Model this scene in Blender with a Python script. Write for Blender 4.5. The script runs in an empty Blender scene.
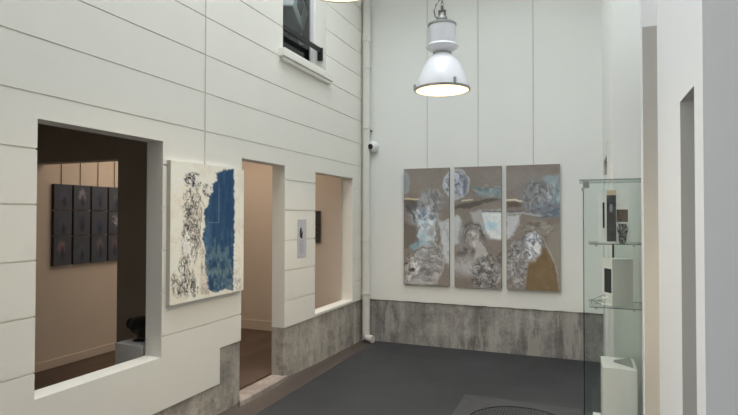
import bpy, bmesh, math, random
import numpy as np
from mathutils import Vector, Matrix

random.seed(7)
C = bpy.context.scene.collection
SC = bpy.context.scene
PI = math.pi

# ------------------------------------------------------------------ helpers
def srgb(r, g, b):
    def f(c):
        c /= 255.0
        return c / 12.92 if c <= 0.04045 else ((c + 0.055) / 1.055) ** 2.4
    return (f(r), f(g), f(b))

class MB:
    """collects shapes that become one mesh"""
    def __init__(self):
        self.bm = bmesh.new()
    def face(self, pts, mi=0):
        f = self.bm.faces.new([self.bm.verts.new(p) for p in pts])
        f.material_index = mi
        return f
    def box(self, a, b, mi=0, mat=None, edge_mi=None):
        x0, y0, z0 = a; x1, y1, z1 = b
        P = [(x0,y0,z0),(x1,y0,z0),(x1,y1,z0),(x0,y1,z0),(x0,y0,z1),(x1,y0,z1),(x1,y1,z1),(x0,y1,z1)]
        if mat is not None:
            P = [tuple(mat @ Vector(p)) for p in P]
        v = [self.bm.verts.new(p) for p in P]
        dims = [abs(x1-x0), abs(y1-y0), abs(z1-z0)]
        thin = dims.index(min(dims))
        for idx, ax in (((0,3,2,1),2),((4,5,6,7),2),((0,1,5,4),1),((2,3,7,6),1),((1,2,6,5),0),((3,0,4,7),0)):
            f = self.bm.faces.new([v[i] for i in idx])
            f.material_index = mi if (edge_mi is None or ax == thin) else edge_mi
        return self
    def prism(self, pts, z0, z1, mi=0):
        lo = [self.bm.verts.new((x, y, z0)) for x, y in pts]
        hi = [self.bm.verts.new((x, y, z1)) for x, y in pts]
        n = len(pts)
        self.bm.faces.new(lo[::-1]).material_index = mi
        self.bm.faces.new(hi).material_index = mi
        for i in range(n):
            self.bm.faces.new([lo[i], lo[(i+1) % n], hi[(i+1) % n], hi[i]]).material_index = mi
        return self
    def lathe(self, prof, c=(0,0,0), n=40, mi=0, mat=None):
        rings = []
        for r, z in prof:
            ring = []
            for k in range(n):
                a = 2*PI*k/n
                p = Vector((r*math.cos(a), r*math.sin(a), z))
                if mat is not None: p = mat @ p
                ring.append(self.bm.verts.new(p + Vector(c)))
            rings.append(ring)
        for a, b in zip(rings, rings[1:]):
            for k in range(n):
                self.bm.faces.new([a[k], a[(k+1) % n], b[(k+1) % n], b[k]]).material_index = mi
        self.bm.faces.new(rings[0][::-1]).material_index = mi
        self.bm.faces.new(rings[-1]).material_index = mi
        return self
    def tube(self, pts, r, n=10, mi=0):
        pts = [Vector(p) for p in pts]
        rings = []
        for i, p in enumerate(pts):
            d = (pts[min(i+1, len(pts)-1)] - pts[max(i-1, 0)]).normalized()
            up = Vector((0,0,1)) if abs(d.z) < 0.9 else Vector((1,0,0))
            s = d.cross(up).normalized(); t = s.cross(d)
            rings.append([self.bm.verts.new(p + r*(math.cos(2*PI*k/n)*s + math.sin(2*PI*k/n)*t)) for k in range(n)])
        for a, b in zip(rings, rings[1:]):
            for k in range(n):
                self.bm.faces.new([a[k], a[(k+1) % n], b[(k+1) % n], b[k]]).material_index = mi
        self.bm.faces.new(rings[0][::-1]).material_index = mi
        self.bm.faces.new(rings[-1]).material_index = mi
        return self
    def build(self, name, mats, parent=None, smooth=False, bevel=0.0):
        bm = self.bm
        bmesh.ops.recalc_face_normals(bm, faces=bm.faces)
        me = bpy.data.meshes.new(name)
        bm.to_mesh(me); bm.free()
        if not isinstance(mats, (list, tuple)): mats = [mats]
        for m in mats: me.materials.append(m)
        o = bpy.data.objects.new(name, me); C.objects.link(o)
        if parent is not None: o.parent = parent
        if smooth:
            for p in me.polygons: p.use_smooth = True
            md = o.modifiers.new('edges', 'EDGE_SPLIT'); md.split_angle = math.radians(35)
        if bevel:
            md = o.modifiers.new('bevel', 'BEVEL'); md.width = bevel; md.segments = 2
            md.limit_method = 'ANGLE'; md.angle_limit = math.radians(40)
        return o

def tag(o, label=None, cat=None, group=None, kind=None):
    if label: o['label'] = label
    if cat: o['category'] = cat
    if group: o['group'] = group
    if kind: o['kind'] = kind
    return o
def thing(name, label, cat, loc=(0,0,0), group=None, rz=0):
    o = bpy.data.objects.new(name, None); C.objects.link(o)
    o.location = loc; o.rotation_euler = (0, 0, rz); o.empty_display_size = 0.1
    return tag(o, label, cat, group)
def struct(o, label=None):
    return tag(o, label, None, None, 'structure')
def copy_tree(o, parent=None):
    c = o.copy(); C.objects.link(c)
    if parent is not None: c.parent = parent
    for ch in list(o.children): copy_tree(ch, c)
    return c

# ------------------------------------------------------------------ materials
def newmat(name):
    m = bpy.data.materials.new(name); m.use_nodes = True
    nt = m.node_tree
    return m, nt, nt.nodes, nt.links, nt.nodes['Principled BSDF']

def noise(nt, scale, detail=5, rough=0.6, vec=None, scl=None):
    n = nt.nodes.new('ShaderNodeTexNoise')
    n.inputs['Scale'].default_value = scale; n.inputs['Detail'].default_value = detail
    n.inputs['Roughness'].default_value = rough
    tc = nt.nodes.new('ShaderNodeTexCoord')
    src = tc.outputs['Object']
    if scl:
        mp = nt.nodes.new('ShaderNodeMapping'); mp.inputs['Scale'].default_value = scl
        nt.links.new(src, mp.inputs['Vector']); src = mp.outputs['Vector']
    nt.links.new(src, n.inputs['Vector'])
    return n.outputs['Fac']
def ramp(nt, fac, stops):
    r = nt.nodes.new('ShaderNodeValToRGB')
    e = r.color_ramp.elements
    while len(e) < len(stops): e.new(0.5)
    for i, (p, c) in enumerate(stops):
        e[i].position = p; e[i].color = (*c, 1)
    nt.links.new(fac, r.inputs['Fac'])
    return r.outputs['Color']
def mix(nt, fac, a, b, mode='MIX'):
    m = nt.nodes.new('ShaderNodeMix'); m.data_type = 'RGBA'; m.blend_type = mode
    for sock, v in ((m.inputs[0], fac), (m.inputs[6], a), (m.inputs[7], b)):
        if isinstance(v, (int, float)): sock.default_value = v
        elif isinstance(v, tuple): sock.default_value = (*v, 1)
        else: nt.links.new(v, sock)
    return m.outputs[2]
def bump(nt, bsdf, h, strength, dist=0.002):
    b = nt.nodes.new('ShaderNodeBump'); b.inputs['Strength'].default_value = strength
    b.inputs['Distance'].default_value = dist
    nt.links.new(h, b.inputs['Height']); nt.links.new(b.outputs['Normal'], bsdf.inputs['Normal'])

def paint(name, col, rough=0.6, var=0.04, scale=3.0, spec=0.3, bstr=0.15):
    m, nt, N, L, B = newmat(name)
    f = noise(nt, scale, 4)
    lo = tuple(c*(1-var) for c in col); hi = tuple(min(1, c*(1+var)) for c in col)
    L.new(ramp(nt, f, [(0.3, lo), (0.7, hi)]), B.inputs['Base Color'])
    B.inputs['Roughness'].default_value = rough
    B.inputs['Specular IOR Level'].default_value = spec
    if bstr: bump(nt, B, noise(nt, 60, 3), bstr, 0.001)
    return m
def metal(name, col, rough=0.3, metallic=1.0):
    m, nt, N, L, B = newmat(name)
    L.new(ramp(nt, noise(nt, 25, 3), [(0.3, tuple(c*0.85 for c in col)), (0.7, col)]), B.inputs['Base Color'])
    B.inputs['Metallic'].default_value = metallic; B.inputs['Roughness'].default_value = rough
    return m
def concrete(name, dark, mid, light, streak=0.5, plaster=None, blot_a=0.35):
    m, nt, N, L, B = newmat(name)
    c1 = ramp(nt, noise(nt, 2.0, 9, 0.68), [(0.40, dark), (0.5, mid), (0.60, light)])
    st = ramp(nt, noise(nt, 1.0, 7, 0.7, scl=(5.5, 5.5, 0.9)), [(0.40, dark), (0.5, mid), (0.61, light)])
    c2 = mix(nt, streak, c1, st)
    blot = noise(nt, 4.5, 9, 0.75)
    c3 = mix(nt, ramp(nt, blot, [(0.40, (blot_a,)*3), (0.48, (0,)*3)]), c2, tuple(c*0.6 for c in dark))
    fine = ramp(nt, noise(nt, 30, 6, 0.75), [(0.3, (0.74,)*3), (0.7, (1.18,)*3)])
    c4 = mix(nt, 0.9, c3, fine, 'MULTIPLY')
    if plaster:
        pf = ramp(nt, noise(nt, 1.0, 7, 0.65, scl=(4.5, 4.5, 0.8)), [(0.55, (0,)*3), (0.60, (0.7,)*3)])
        c4 = mix(nt, pf, c4, plaster)
    L.new(c4, B.inputs['Base Color'])
    B.inputs['Roughness'].default_value = 0.85
    B.inputs['Specular IOR Level'].default_value = 0.2
    bump(nt, B, noise(nt, 20, 8, 0.7), 0.5, 0.006)
    return m
def wood(name, dark, light, scl, rough=0.5):
    m, nt, N, L, B = newmat(name)
    g = noise(nt, 1.0, 6, 0.6, scl=scl)
    pl = noise(nt, 1.0, 1, 0.3, scl=tuple(s*0.35 for s in scl))
    c = mix(nt, 0.5, ramp(nt, g, [(0.3, dark), (0.7, light)]), ramp(nt, pl, [(0.35, dark), (0.65, light)]))
    L.new(c, B.inputs['Base Color']); B.inputs['Roughness'].default_value = rough
    return m
def emit(name, col, s):
    m, nt, N, L, B = newmat(name)
    e = N.new('ShaderNodeEmission'); e.inputs['Strength'].default_value = s
    L.new(ramp(nt, noise(nt, 8, 2), [(0.3, tuple(c*0.94 for c in col)), (0.7, col)]), e.inputs['Color'])
    L.new(e.outputs[0], N['Material Output'].inputs['Surface'])
    return m
def glass(name, tint, refl=0.10, rough=0.0):
    """thin clear pane: passes light with a tint and mirrors a little at grazing angles"""
    m, nt, N, L, B = newmat(name)
    t = N.new('ShaderNodeBsdfTransparent')
    L.new(ramp(nt, noise(nt, 2, 1), [(0.3, tuple(c*0.985 for c in tint)), (0.7, tint)]), t.inputs['Color'])
    g = N.new('ShaderNodeBsdfGlossy'); g.inputs['Roughness'].default_value = rough
    fr = N.new('ShaderNodeLayerWeight'); fr.inputs['Blend'].default_value = 0.5
    pw_ = N.new('ShaderNodeMath'); pw_.operation = 'POWER'; pw_.inputs[1].default_value = 5.0
    ma = N.new('ShaderNodeMath'); ma.operation = 'MULTIPLY_ADD'; ma.inputs[1].default_value = 0.75; ma.inputs[2].default_value = refl
    L.new(fr.outputs['Facing'], pw_.inputs[0]); L.new(pw_.outputs[0], ma.inputs[0])
    mx = N.new('ShaderNodeMixShader')
    L.new(ma.outputs[0], mx.inputs[0]); L.new(t.outputs[0], mx.inputs[1]); L.new(g.outputs[0], mx.inputs[2])
    L.new(mx.outputs[0], N['Material Output'].inputs['Surface'])
    return m
def artmat(name, rough=0.75):
    m, nt, N, L, B = newmat(name)
    a = N.new('ShaderNodeAttribute'); a.attribute_name = 'pigment'
    f = ramp(nt, noise(nt, 90, 4, 0.7), [(0.3, (0.96,)*3), (0.7, (1.04,)*3)])
    L.new(mix(nt, 1.0, a.outputs['Color'], f, 'MULTIPLY'), B.inputs['Base Color'])
    B.inputs['Roughness'].default_value = rough
    B.inputs['Specular IOR Level'].default_value = 0.2
    bump(nt, B, noise(nt, 300, 2), 0.2, 0.0006)
    return m

M = {}
M['white_warm'] = paint('limewashed plaster', (0.83, 0.817, 0.765), 0.75, 0.02, 1.3)
M['white_cool'] = paint('pale plaster', (0.83, 0.845, 0.825), 0.75, 0.02, 1.0)
M['white_right'] = paint('white matt wall paint', (0.85, 0.87, 0.89), 0.7, 0.015, 1.0)
M['white_gloss'] = paint('white gloss paint', (0.80, 0.80, 0.79), 0.35, 0.02, 2.0, 0.5, 0)
M['enamel'] = paint('white enamel', (0.80, 0.82, 0.88), 0.18, 0.02, 3.0, 0.6, 0)
M['pipe'] = paint('painted pipe', (0.74, 0.73, 0.68), 0.4, 0.03, 3.0, 0.4, 0)
M['conc_back'] = concrete('bare grey concrete', (0.17, 0.167, 0.165), (0.30, 0.293, 0.282), (0.47, 0.46, 0.44), 0.55, (0.46, 0.445, 0.415))
M['conc_left'] = concrete('bare brownish render', (0.22, 0.212, 0.20), (0.38, 0.35, 0.32), (0.56, 0.52, 0.465), 0.3, (0.54, 0.51, 0.46))
M['threshold'] = concrete('worn pinkish cement', (0.32, 0.27, 0.245), (0.46, 0.39, 0.35), (0.62, 0.57, 0.52), 0.2)
M['beige'] = paint('beige room paint', (0.60, 0.53, 0.46), 0.7, 0.03, 1.0)
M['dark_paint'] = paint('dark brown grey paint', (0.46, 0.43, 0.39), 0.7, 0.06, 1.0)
M['room_white'] = paint('room ceiling paint', (0.6, 0.58, 0.55), 0.8, 0.03, 1.0)
M['grey_paint'] = paint('grey wall paint', (0.575, 0.57, 0.55), 0.7, 0.02, 1.0)
M['slab'] = paint('grey beige wall paint', (0.46, 0.455, 0.435), 0.7, 0.02, 1.0)
M['white_far'] = paint('bright white wall paint', (0.89, 0.905, 0.89), 0.7, 0.015, 1.0)
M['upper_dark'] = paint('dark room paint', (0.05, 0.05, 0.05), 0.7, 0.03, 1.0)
M['parquet'] = wood('brown parquet', (0.06, 0.040, 0.030), (0.125, 0.085, 0.062), (14, 1.5, 1))
M['strip_wood'] = wood('rusty brown boards', (0.055, 0.043, 0.037), (0.11, 0.087, 0.073), (16, 1.2, 6), 0.7)
M['black'] = paint('black plastic', (0.012, 0.013, 0.014), 0.4, 0.1, 8, 0.4, 0)
M['black_metal'] = paint('black painted iron', (0.02, 0.02, 0.022), 0.45, 0.1, 8, 0.5, 0)
M['brown'] = paint('brown foot', (0.06, 0.045, 0.035), 0.5, 0.1, 8, 0.4, 0)
M['steel'] = metal('brushed steel', (0.42, 0.42, 0.41), 0.35)
M['dark_steel'] = metal('dull steel', (0.2, 0.2, 0.2), 0.45)
M['wire'] = paint('pale hanging cable', (0.55, 0.55, 0.53), 0.5, 0.05, 5, 0.3, 0)
M['wire_pale'] = paint('white hanging cable', (0.70, 0.69, 0.65), 0.5, 0.05, 5, 0.3, 0)
M['wire_dark'] = paint('dark hanging cable', (0.16, 0.12, 0.09), 0.5, 0.05, 5, 0.3, 0)
M['canvas_edge'] = paint('raw canvas edge', (0.56, 0.54, 0.50), 0.85, 0.05, 8)
M['taupe_edge'] = paint('taupe canvas edge', (0.17, 0.15, 0.125), 0.85, 0.05, 8)
M['glass'] = glass('greenish clear glass', (0.965, 0.985, 0.978), 0.025)
M['glass_edge'] = glass('dark green glass edge', (0.30, 0.40, 0.38), 0.08, 0.1)
M['window_glass'] = glass('window glass', (0.8, 0.84, 0.85), 0.05)
M['lamp_lens'] = emit('lit lamp lens', (1.0, 0.80, 0.50), 2.1)
M['label'] = paint('white label card', (0.84, 0.84, 0.83), 0.6, 0.01, 5, 0.3, 0)
M['lavender'] = paint('pale lavender placard', (0.56, 0.56, 0.62), 0.5, 0.02, 5, 0.3, 0)
M['ink'] = paint('black ink', (0.03, 0.03, 0.035), 0.6, 0.1, 8, 0.2, 0)
M['ink_pale'] = paint('pale grey print', (0.36, 0.36, 0.41), 0.6, 0.1, 8, 0.2, 0)
M['photo_dark'] = paint('dark photographic print', (0.05, 0.052, 0.058), 0.35, 0.7, 28, 0.4, 0)
M['photo_brown'] = paint('brown printed picture', (0.15, 0.105, 0.08), 0.45, 0.5, 60, 0.3, 0)
M['tan'] = paint('beige card', (0.58, 0.47, 0.35), 0.6, 0.04, 8, 0.3, 0)
M['box_grey'] = paint('pale grey card', (0.52, 0.54, 0.53), 0.5, 0.02, 5, 0.3, 0)
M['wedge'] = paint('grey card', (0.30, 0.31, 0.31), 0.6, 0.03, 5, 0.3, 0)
M['art'] = artmat('painted canvas')

def vase_mat():
    m, nt, N, L, B = newmat('mottled black glaze')
    L.new(ramp(nt, noise(nt, 60, 3, 0.6), [(0.45, (0.012,)*3), (0.62, (0.30, 0.30, 0.31))]), B.inputs['Base Color'])
    B.inputs['Roughness'].default_value = 0.25
    return m
M['vase'] = vase_mat()

def floor_mat():
    m, nt, N, L, B = newmat('dark grey screed')
    a = ramp(nt, noise(nt, 1.4, 6, 0.6), [(0.3, (0.034, 0.037, 0.041)), (0.7, (0.050, 0.053, 0.059))])
    b = ramp(nt, noise(nt, 45, 4, 0.7), [(0.3, (0.9,)*3), (0.7, (1.1,)*3)])
    L.new(mix(nt, 0.6, a, b, 'MULTIPLY'), B.inputs['Base Color'])
    r = N.new('ShaderNodeMapRange'); r.inputs[3].default_value = 0.42; r.inputs[4].default_value = 0.58
    L.new(noise(nt, 2.5, 5), r.inputs[0]); L.new(r.outputs[0], B.inputs['Roughness'])
    B.inputs['Specular IOR Level'].default_value = 0.35
    bump(nt, B, noise(nt, 30, 6, 0.7), 0.25, 0.002)
    return m
M['floor'] = floor_mat()
M['plate'] = paint('worn grey iron', (0.068, 0.07, 0.075), 0.55, 0.15, 12, 0.4)
M['plate_dark'] = paint('dark iron groove', (0.03, 0.03, 0.032), 0.6, 0.15, 12, 0.3)

# ------------------------------------------------------------------ dimensions (metres)
SKY_H = 9.0
SKY_X0, SKY_X1, SKY_Y0, SKY_Y1 = -2.5, 1.1, 0.4, 5.1
SKY_P, SIDE_P, LAMP_P = 362, 66, 44
W = -2.639        # left wall face
B_ = 6.38         # back wall face
T = 0.14          # left wall thickness
HT = SKY_H          # height under the skylight
G0, GS = 2.241, 0.2908   # grooves of the left wall

def wall_grid(name, us, zs, cell, put, thick, mats):
    """wall with openings and recesses: cell(u, z) gives None (hole) or (recess, material)"""
    us = sorted(set(round(u, 4) for u in us)); zs = sorted(set(round(z, 4) for z in zs))
    nu, nz = len(us)-1, len(zs)-1
    D = [[cell((us[i]+us[i+1])/2, (zs[j]+zs[j+1])/2) for j in range(nz)] for i in range(nu)]
    bm = bmesh.new(); cache = {}
    def V(u, z, d):
        k = (round(u, 4), round(z, 4), round(d, 4))
        if k not in cache: cache[k] = bm.verts.new(put(u, z, d))
        return cache[k]
    def F(vs, mi):
        try:
            f = bm.faces.new(vs); f.material_index = mi
        except ValueError: pass
    for i in range(nu):
        for j in range(nz):
            c = D[i][j]
            if c is None: continue
            d, mi = c
            u0, u1, z0, z1 = us[i], us[i+1], zs[j], zs[j+1]
            F([V(u0,z0,d), V(u1,z0,d), V(u1,z1,d), V(u0,z1,d)], mi)
            F([V(u0,z0,thick), V(u0,z1,thick), V(u1,z1,thick), V(u1,z0,thick)], 0)
            for (di, dj, a, b) in ((-1,0,(u0,z0),(u0,z1)), (1,0,(u1,z0),(u1,z1)), (0,-1,(u0,z0),(u1,z0)), (0,1,(u0,z1),(u1,z1))):
                ii, jj = i+di, j+dj
                n = D[ii][jj] if 0 <= ii < nu and 0 <= jj < nz else None
                e = thick if n is None else n[0]
                if e > d + 1e-6:
                    F([V(*a, d), V(*b, d), V(*b, e), V(*a, e)], n[1] if n is not None and e-d > 0.1 else mi)
    bmesh.ops.recalc_face_normals(bm, faces=bm.faces)
    me = bpy.data.meshes.new(name); bm.to_mesh(me); bm.free()
    for m in mats: me.materials.append(m)
    o = bpy.data.objects.new(name, me); C.objects.link(o)
    return o

# ------------------------------------------------------------------ left wall of the courtyard
OP = [(1.92, 2.815, 0.647, 2.11), (3.715, 4.41, -0.1, 2.088), (5.035, 6.03, 0.562, 2.075), (4.36, 5.28, 3.19, 4.75), (-2.3, 1.1, 0.25, 3.25)]  # last opening is added for the side light
grooves = [G0 + i*GS for i in range(-5, 11)]
gw = 0.0095
zs = [-0.1, HT, 0.29, 0.535, 0.568]; us = [-2.6, B_, 3.44]
for g in grooves: zs += [g-gw/2, g+gw/2]
for o in OP: us += [o[0], o[1]]; zs += [o[2], o[3]]
def left_cell(u, z):
    for a, b, c, d in OP:
        if a < u < b and c < z < d: return None
    if u > 4.41 and z < 0.535: return (0.012, 1)
    if 3.44 < u < 3.72 and z < 0.568: return (0.012, 1)
    if u < 3.44 and z < 0.29: return (0.012, 1)
    for g in grooves:
        if abs(z-g) < gw/2: return (0.013, 0)
    return (0.0, 0)
struct(wall_grid('wall_left', us, zs, left_cell, lambda u, z, d: (W-d, u, z), T, [M['white_warm'], M['conc_left']]),
       'cream courtyard wall with horizontal grooves and four openings')

# back wall, bare concrete at the foot with a wavering edge
rb = random.Random(3)
zc = 0.537
def back_wall():
    bm = bmesh.new()
    xs = [-2.639 + i*0.06 for i in range(48)] + [0.24]
    edge = [zc + 0.002*math.sin(i*1.3) + rb.uniform(-0.002, 0.002) for i in range(len(xs))]
    top = [bm.verts.new((x, B_, HT)) for x in xs]
    mid = [bm.verts.new((x, B_, e)) for x, e in zip(xs, edge)]
    mid2 = [bm.verts.new((x, B_+0.012, e-0.004)) for x, e in zip(xs, edge)]
    bot = [bm.verts.new((x, B_+0.012, -0.1)) for x in xs]
    for i in range(len(xs)-1):
        bm.faces.new([mid[i], mid[i+1], top[i+1], top[i]])
        bm.faces.new([mid2[i], mid2[i+1], mid[i+1], mid[i]])
        bm.faces.new([bot[i], bot[i+1], mid2[i+1], mid2[i]]).material_index = 1
    for a, b in ((xs[0], xs[-1]),):
        v = [bm.verts.new(p) for p in ((a, B_+0.3, -0.1), (b, B_+0.3, -0.1), (b, B_+0.3, HT), (a, B_+0.3, HT))]
        bm.faces.new(v[::-1])
    me = bpy.data.meshes.new('wall_back'); bm.to_mesh(me); bm.free()
    me.materials.append(M['white_cool']); me.materials.append(M['conc_back'])
    o = bpy.data.objects.new('wall_back', me); C.objects.link(o)
    return struct(o, 'pale back wall with bare grey concrete along its foot')
back_wall()

# right side: far stretch with a doorway, then the near wall with its slots
zr = [-0.1, HT, 2.03, 2.17]; ur = [4.3, B_+0.3, 5.07, 5.9]
def far_cell(u, z):
    if 5.07 < u < 5.9 and z < 2.17:
        return (0.09, 0) if z < 2.03 else (0.4, 1)  # dark paint in the gap over the door panel stands for soffit shade
    return (0.0, 0)
o = wall_grid('wall_right_far', ur, zr, far_cell, lambda u, z, d: (0.213+d, u, z), 1.0, [M['white_far'], M['dark_paint']])
struct(o, 'white wall block behind the glass cabinet with a narrow recessed doorway')

zr = [-0.1, HT, 2.04]; ur = [1.907, 2.045, 2.318, 2.963]
def near_cell(u, z):
    if 2.045 < u < 2.318 and z < 2.04: return (0.22, 1)  # slot closed behind, grey paint stands for its shade
    return (0.0, 0)
struct(wall_grid('wall_right', ur, zr, near_cell, lambda u, z, d: (0.35+d, u, z), 0.25, [M['white_right'], M['grey_paint']]),
       'white wall pier on the right with a narrow grey niche')
struct(MB().box((0.35, 3.672, -0.1), (0.3535, 3.77, HT)).build('trim_1', M['white_right']), 'slim white post at the edge of the right wall')
# splayed partition through the first slot, its shade put into grey paint
struct(MB().prism([(0.354, 3.674), (0.56, 4.293), (0.70, 4.28), (0.50, 3.674)], -0.1, 2.78).build('wall_splayed', M['slab']),
       'grey angled partition seen through the tall gap on the right')
struct(MB().prism([(0.354, 3.674), (0.56, 4.293), (0.70, 4.28), (0.50, 3.674)], 2.78, HT).build('wall_upper', M['white_right']),
       'white upper wall above the grey angled partition')
struct(MB().box((0.204, 4.97, 0.0), (0.212, 5.065, 2.25)).build('trim_8', M['white_gloss']), 'white casing beside the narrow doorway')
struct(MB().box((0.60, 1.907, -0.1), (3.0, 2.045, HT)).build('wall_right_front', M['grey_paint']), 'grey wall return at the right edge')
struct(MB().box((1.215, 2.05, -0.1), (1.315, 4.298, HT)).build('wall_right_inner', M['white_right']), 'white wall beyond the slots')
struct(MB().box((3.0, -2.6, -0.1), (3.1, 2.045, HT)).build('wall_near', M['grey_paint']), 'grey side wall near the viewer')
struct(MB().box((-2.639, -2.7, -0.1), (3.1, -2.6, HT)).build('wall_front', M['grey_paint']), 'grey wall behind the viewer')

# floors
struct(MB().box((-2.46, -2.6, -0.1), (3.0, B_+0.012, 0.0)).build('floor', M['floor']), 'dark grey courtyard floor')
struct(MB().box((-4.97, 1.4, 0.0), (W-T, 6.1, 0.1)).build('floor_interior', M['parquet']), 'brown parquet of the gallery rooms')
# brown board strip along the foot of the left wall, rising a little to the threshold
st = bmesh.new()
ys = [-2.6, 2.0, 3.44, 4.45, 5.2, B_]
hh = [0.05, 0.05, 0.052, 0.048, 0.02, 0.0]
a = [st.verts.new((-2.46, y, 0.001)) for y in ys]; b = [st.verts.new((W-0.013, y, h)) for y, h in zip(ys, hh)]
a2 = [st.verts.new((-2.46, y, -0.1)) for y in ys]; b2 = [st.verts.new((W-0.013, y, -0.1)) for y in ys]
for i in range(len(ys)-1):
    st.faces.new([a[i], a[i+1], b[i+1], b[i]]); st.faces.new([a2[i], a2[i+1], a[i+1], a[i]])
    st.faces.new([b2[i], b2[i+1], a2[i+1], a2[i]])
bmesh.ops.recalc_face_normals(st, faces=st.faces)
me = bpy.data.meshes.new('trim_2'); st.to_mesh(me); st.free(); me.materials.append(M['strip_wood'])
so = bpy.data.objects.new('trim_2', me); C.objects.link(so); struct(so, 'brown board strip along the foot of the left wall')
th = MB()
th.prism([(W-T, 3.715), (W-0.02, 3.715), (W+0.03, 3.66), (W+0.035, 4.0), (W+0.028, 4.3), (W+0.012, 4.47), (W-0.01, 4.41), (W-T, 4.41)], -0.05, 0.085)
struct(th.build('trim_3', M['threshold'], bevel=0.012), 'worn pinkish cement doorstep under the doorway')

# ceiling: low ceiling over the viewer, skylight above the courtyard
struct(MB().box((-2.639, -2.6, 4.0), (3.0, -1.5, 4.1)).build('ceiling_front', M['grey_paint']), 'low ceiling over the entrance end')
struct(MB().box((-2.9, -2.7, HT+0.02), (3.1, 6.7, HT+0.12)).build('ceiling', M['white_cool']), 'roof above the skylight')
struct(MB().box((W, 5.45, 4.95), (0.205, B_, 5.25)).build('trim_7', M['white_cool']), 'white ledge above the back wall that carries the hanging cables')  # unseen ledge, added to darken the upper back wall
for i, y in enumerate((2.6, 4.3, 5.8)):
    struct(MB().box((W, y-0.03, HT-0.22), (0.205 if y > 4.2 else 3.0, y+0.03, HT-0.10)).build('trim_%d' % (i+4), M['white_gloss']), 'white steel skylight beam')

# ------------------------------------------------------------------ gallery rooms behind the left wall
XL = -4.87
struct(MB().box((XL-0.1, 1.4, 0.1), (XL, 6.1, 2.72)).build('wall_interior_left', M['beige']), 'beige gallery wall hung with the small dark paintings')
struct(MB().box((XL, 6.0, 0.1), (W-T, 6.1, 2.72)).build('wall_interior_back', M['beige']), 'beige end wall of the gallery room')
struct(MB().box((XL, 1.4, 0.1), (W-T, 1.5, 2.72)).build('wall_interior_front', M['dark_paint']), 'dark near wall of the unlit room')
pw = MB()
pw.box((-3.785, 3.5, 0.1), (W-T, 3.62, 2.6))
pw.box((XL, 3.5, 2.10), (-3.785, 3.62, 2.6))
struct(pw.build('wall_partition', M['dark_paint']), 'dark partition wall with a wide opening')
struct(MB().box((XL, 1.5, 2.6), (W-T, 6.0, 2.72)).build('ceiling_interior', M['room_white']), 'gallery room ceiling')
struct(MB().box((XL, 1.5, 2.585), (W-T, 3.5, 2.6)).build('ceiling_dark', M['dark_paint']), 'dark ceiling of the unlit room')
struct(MB().box((XL, 1.5, 0.1), (XL+0.015, 6.0, 0.185)).build('baseboard_left', M['beige'], bevel=0.004), 'beige skirting under the small paintings')
struct(MB().box((XL+0.015, 5.985, 0.1), (W-T, 6.0, 0.225)).build('baseboard_back', M['beige'], bevel=0.004), 'beige skirting of the end wall')

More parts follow.
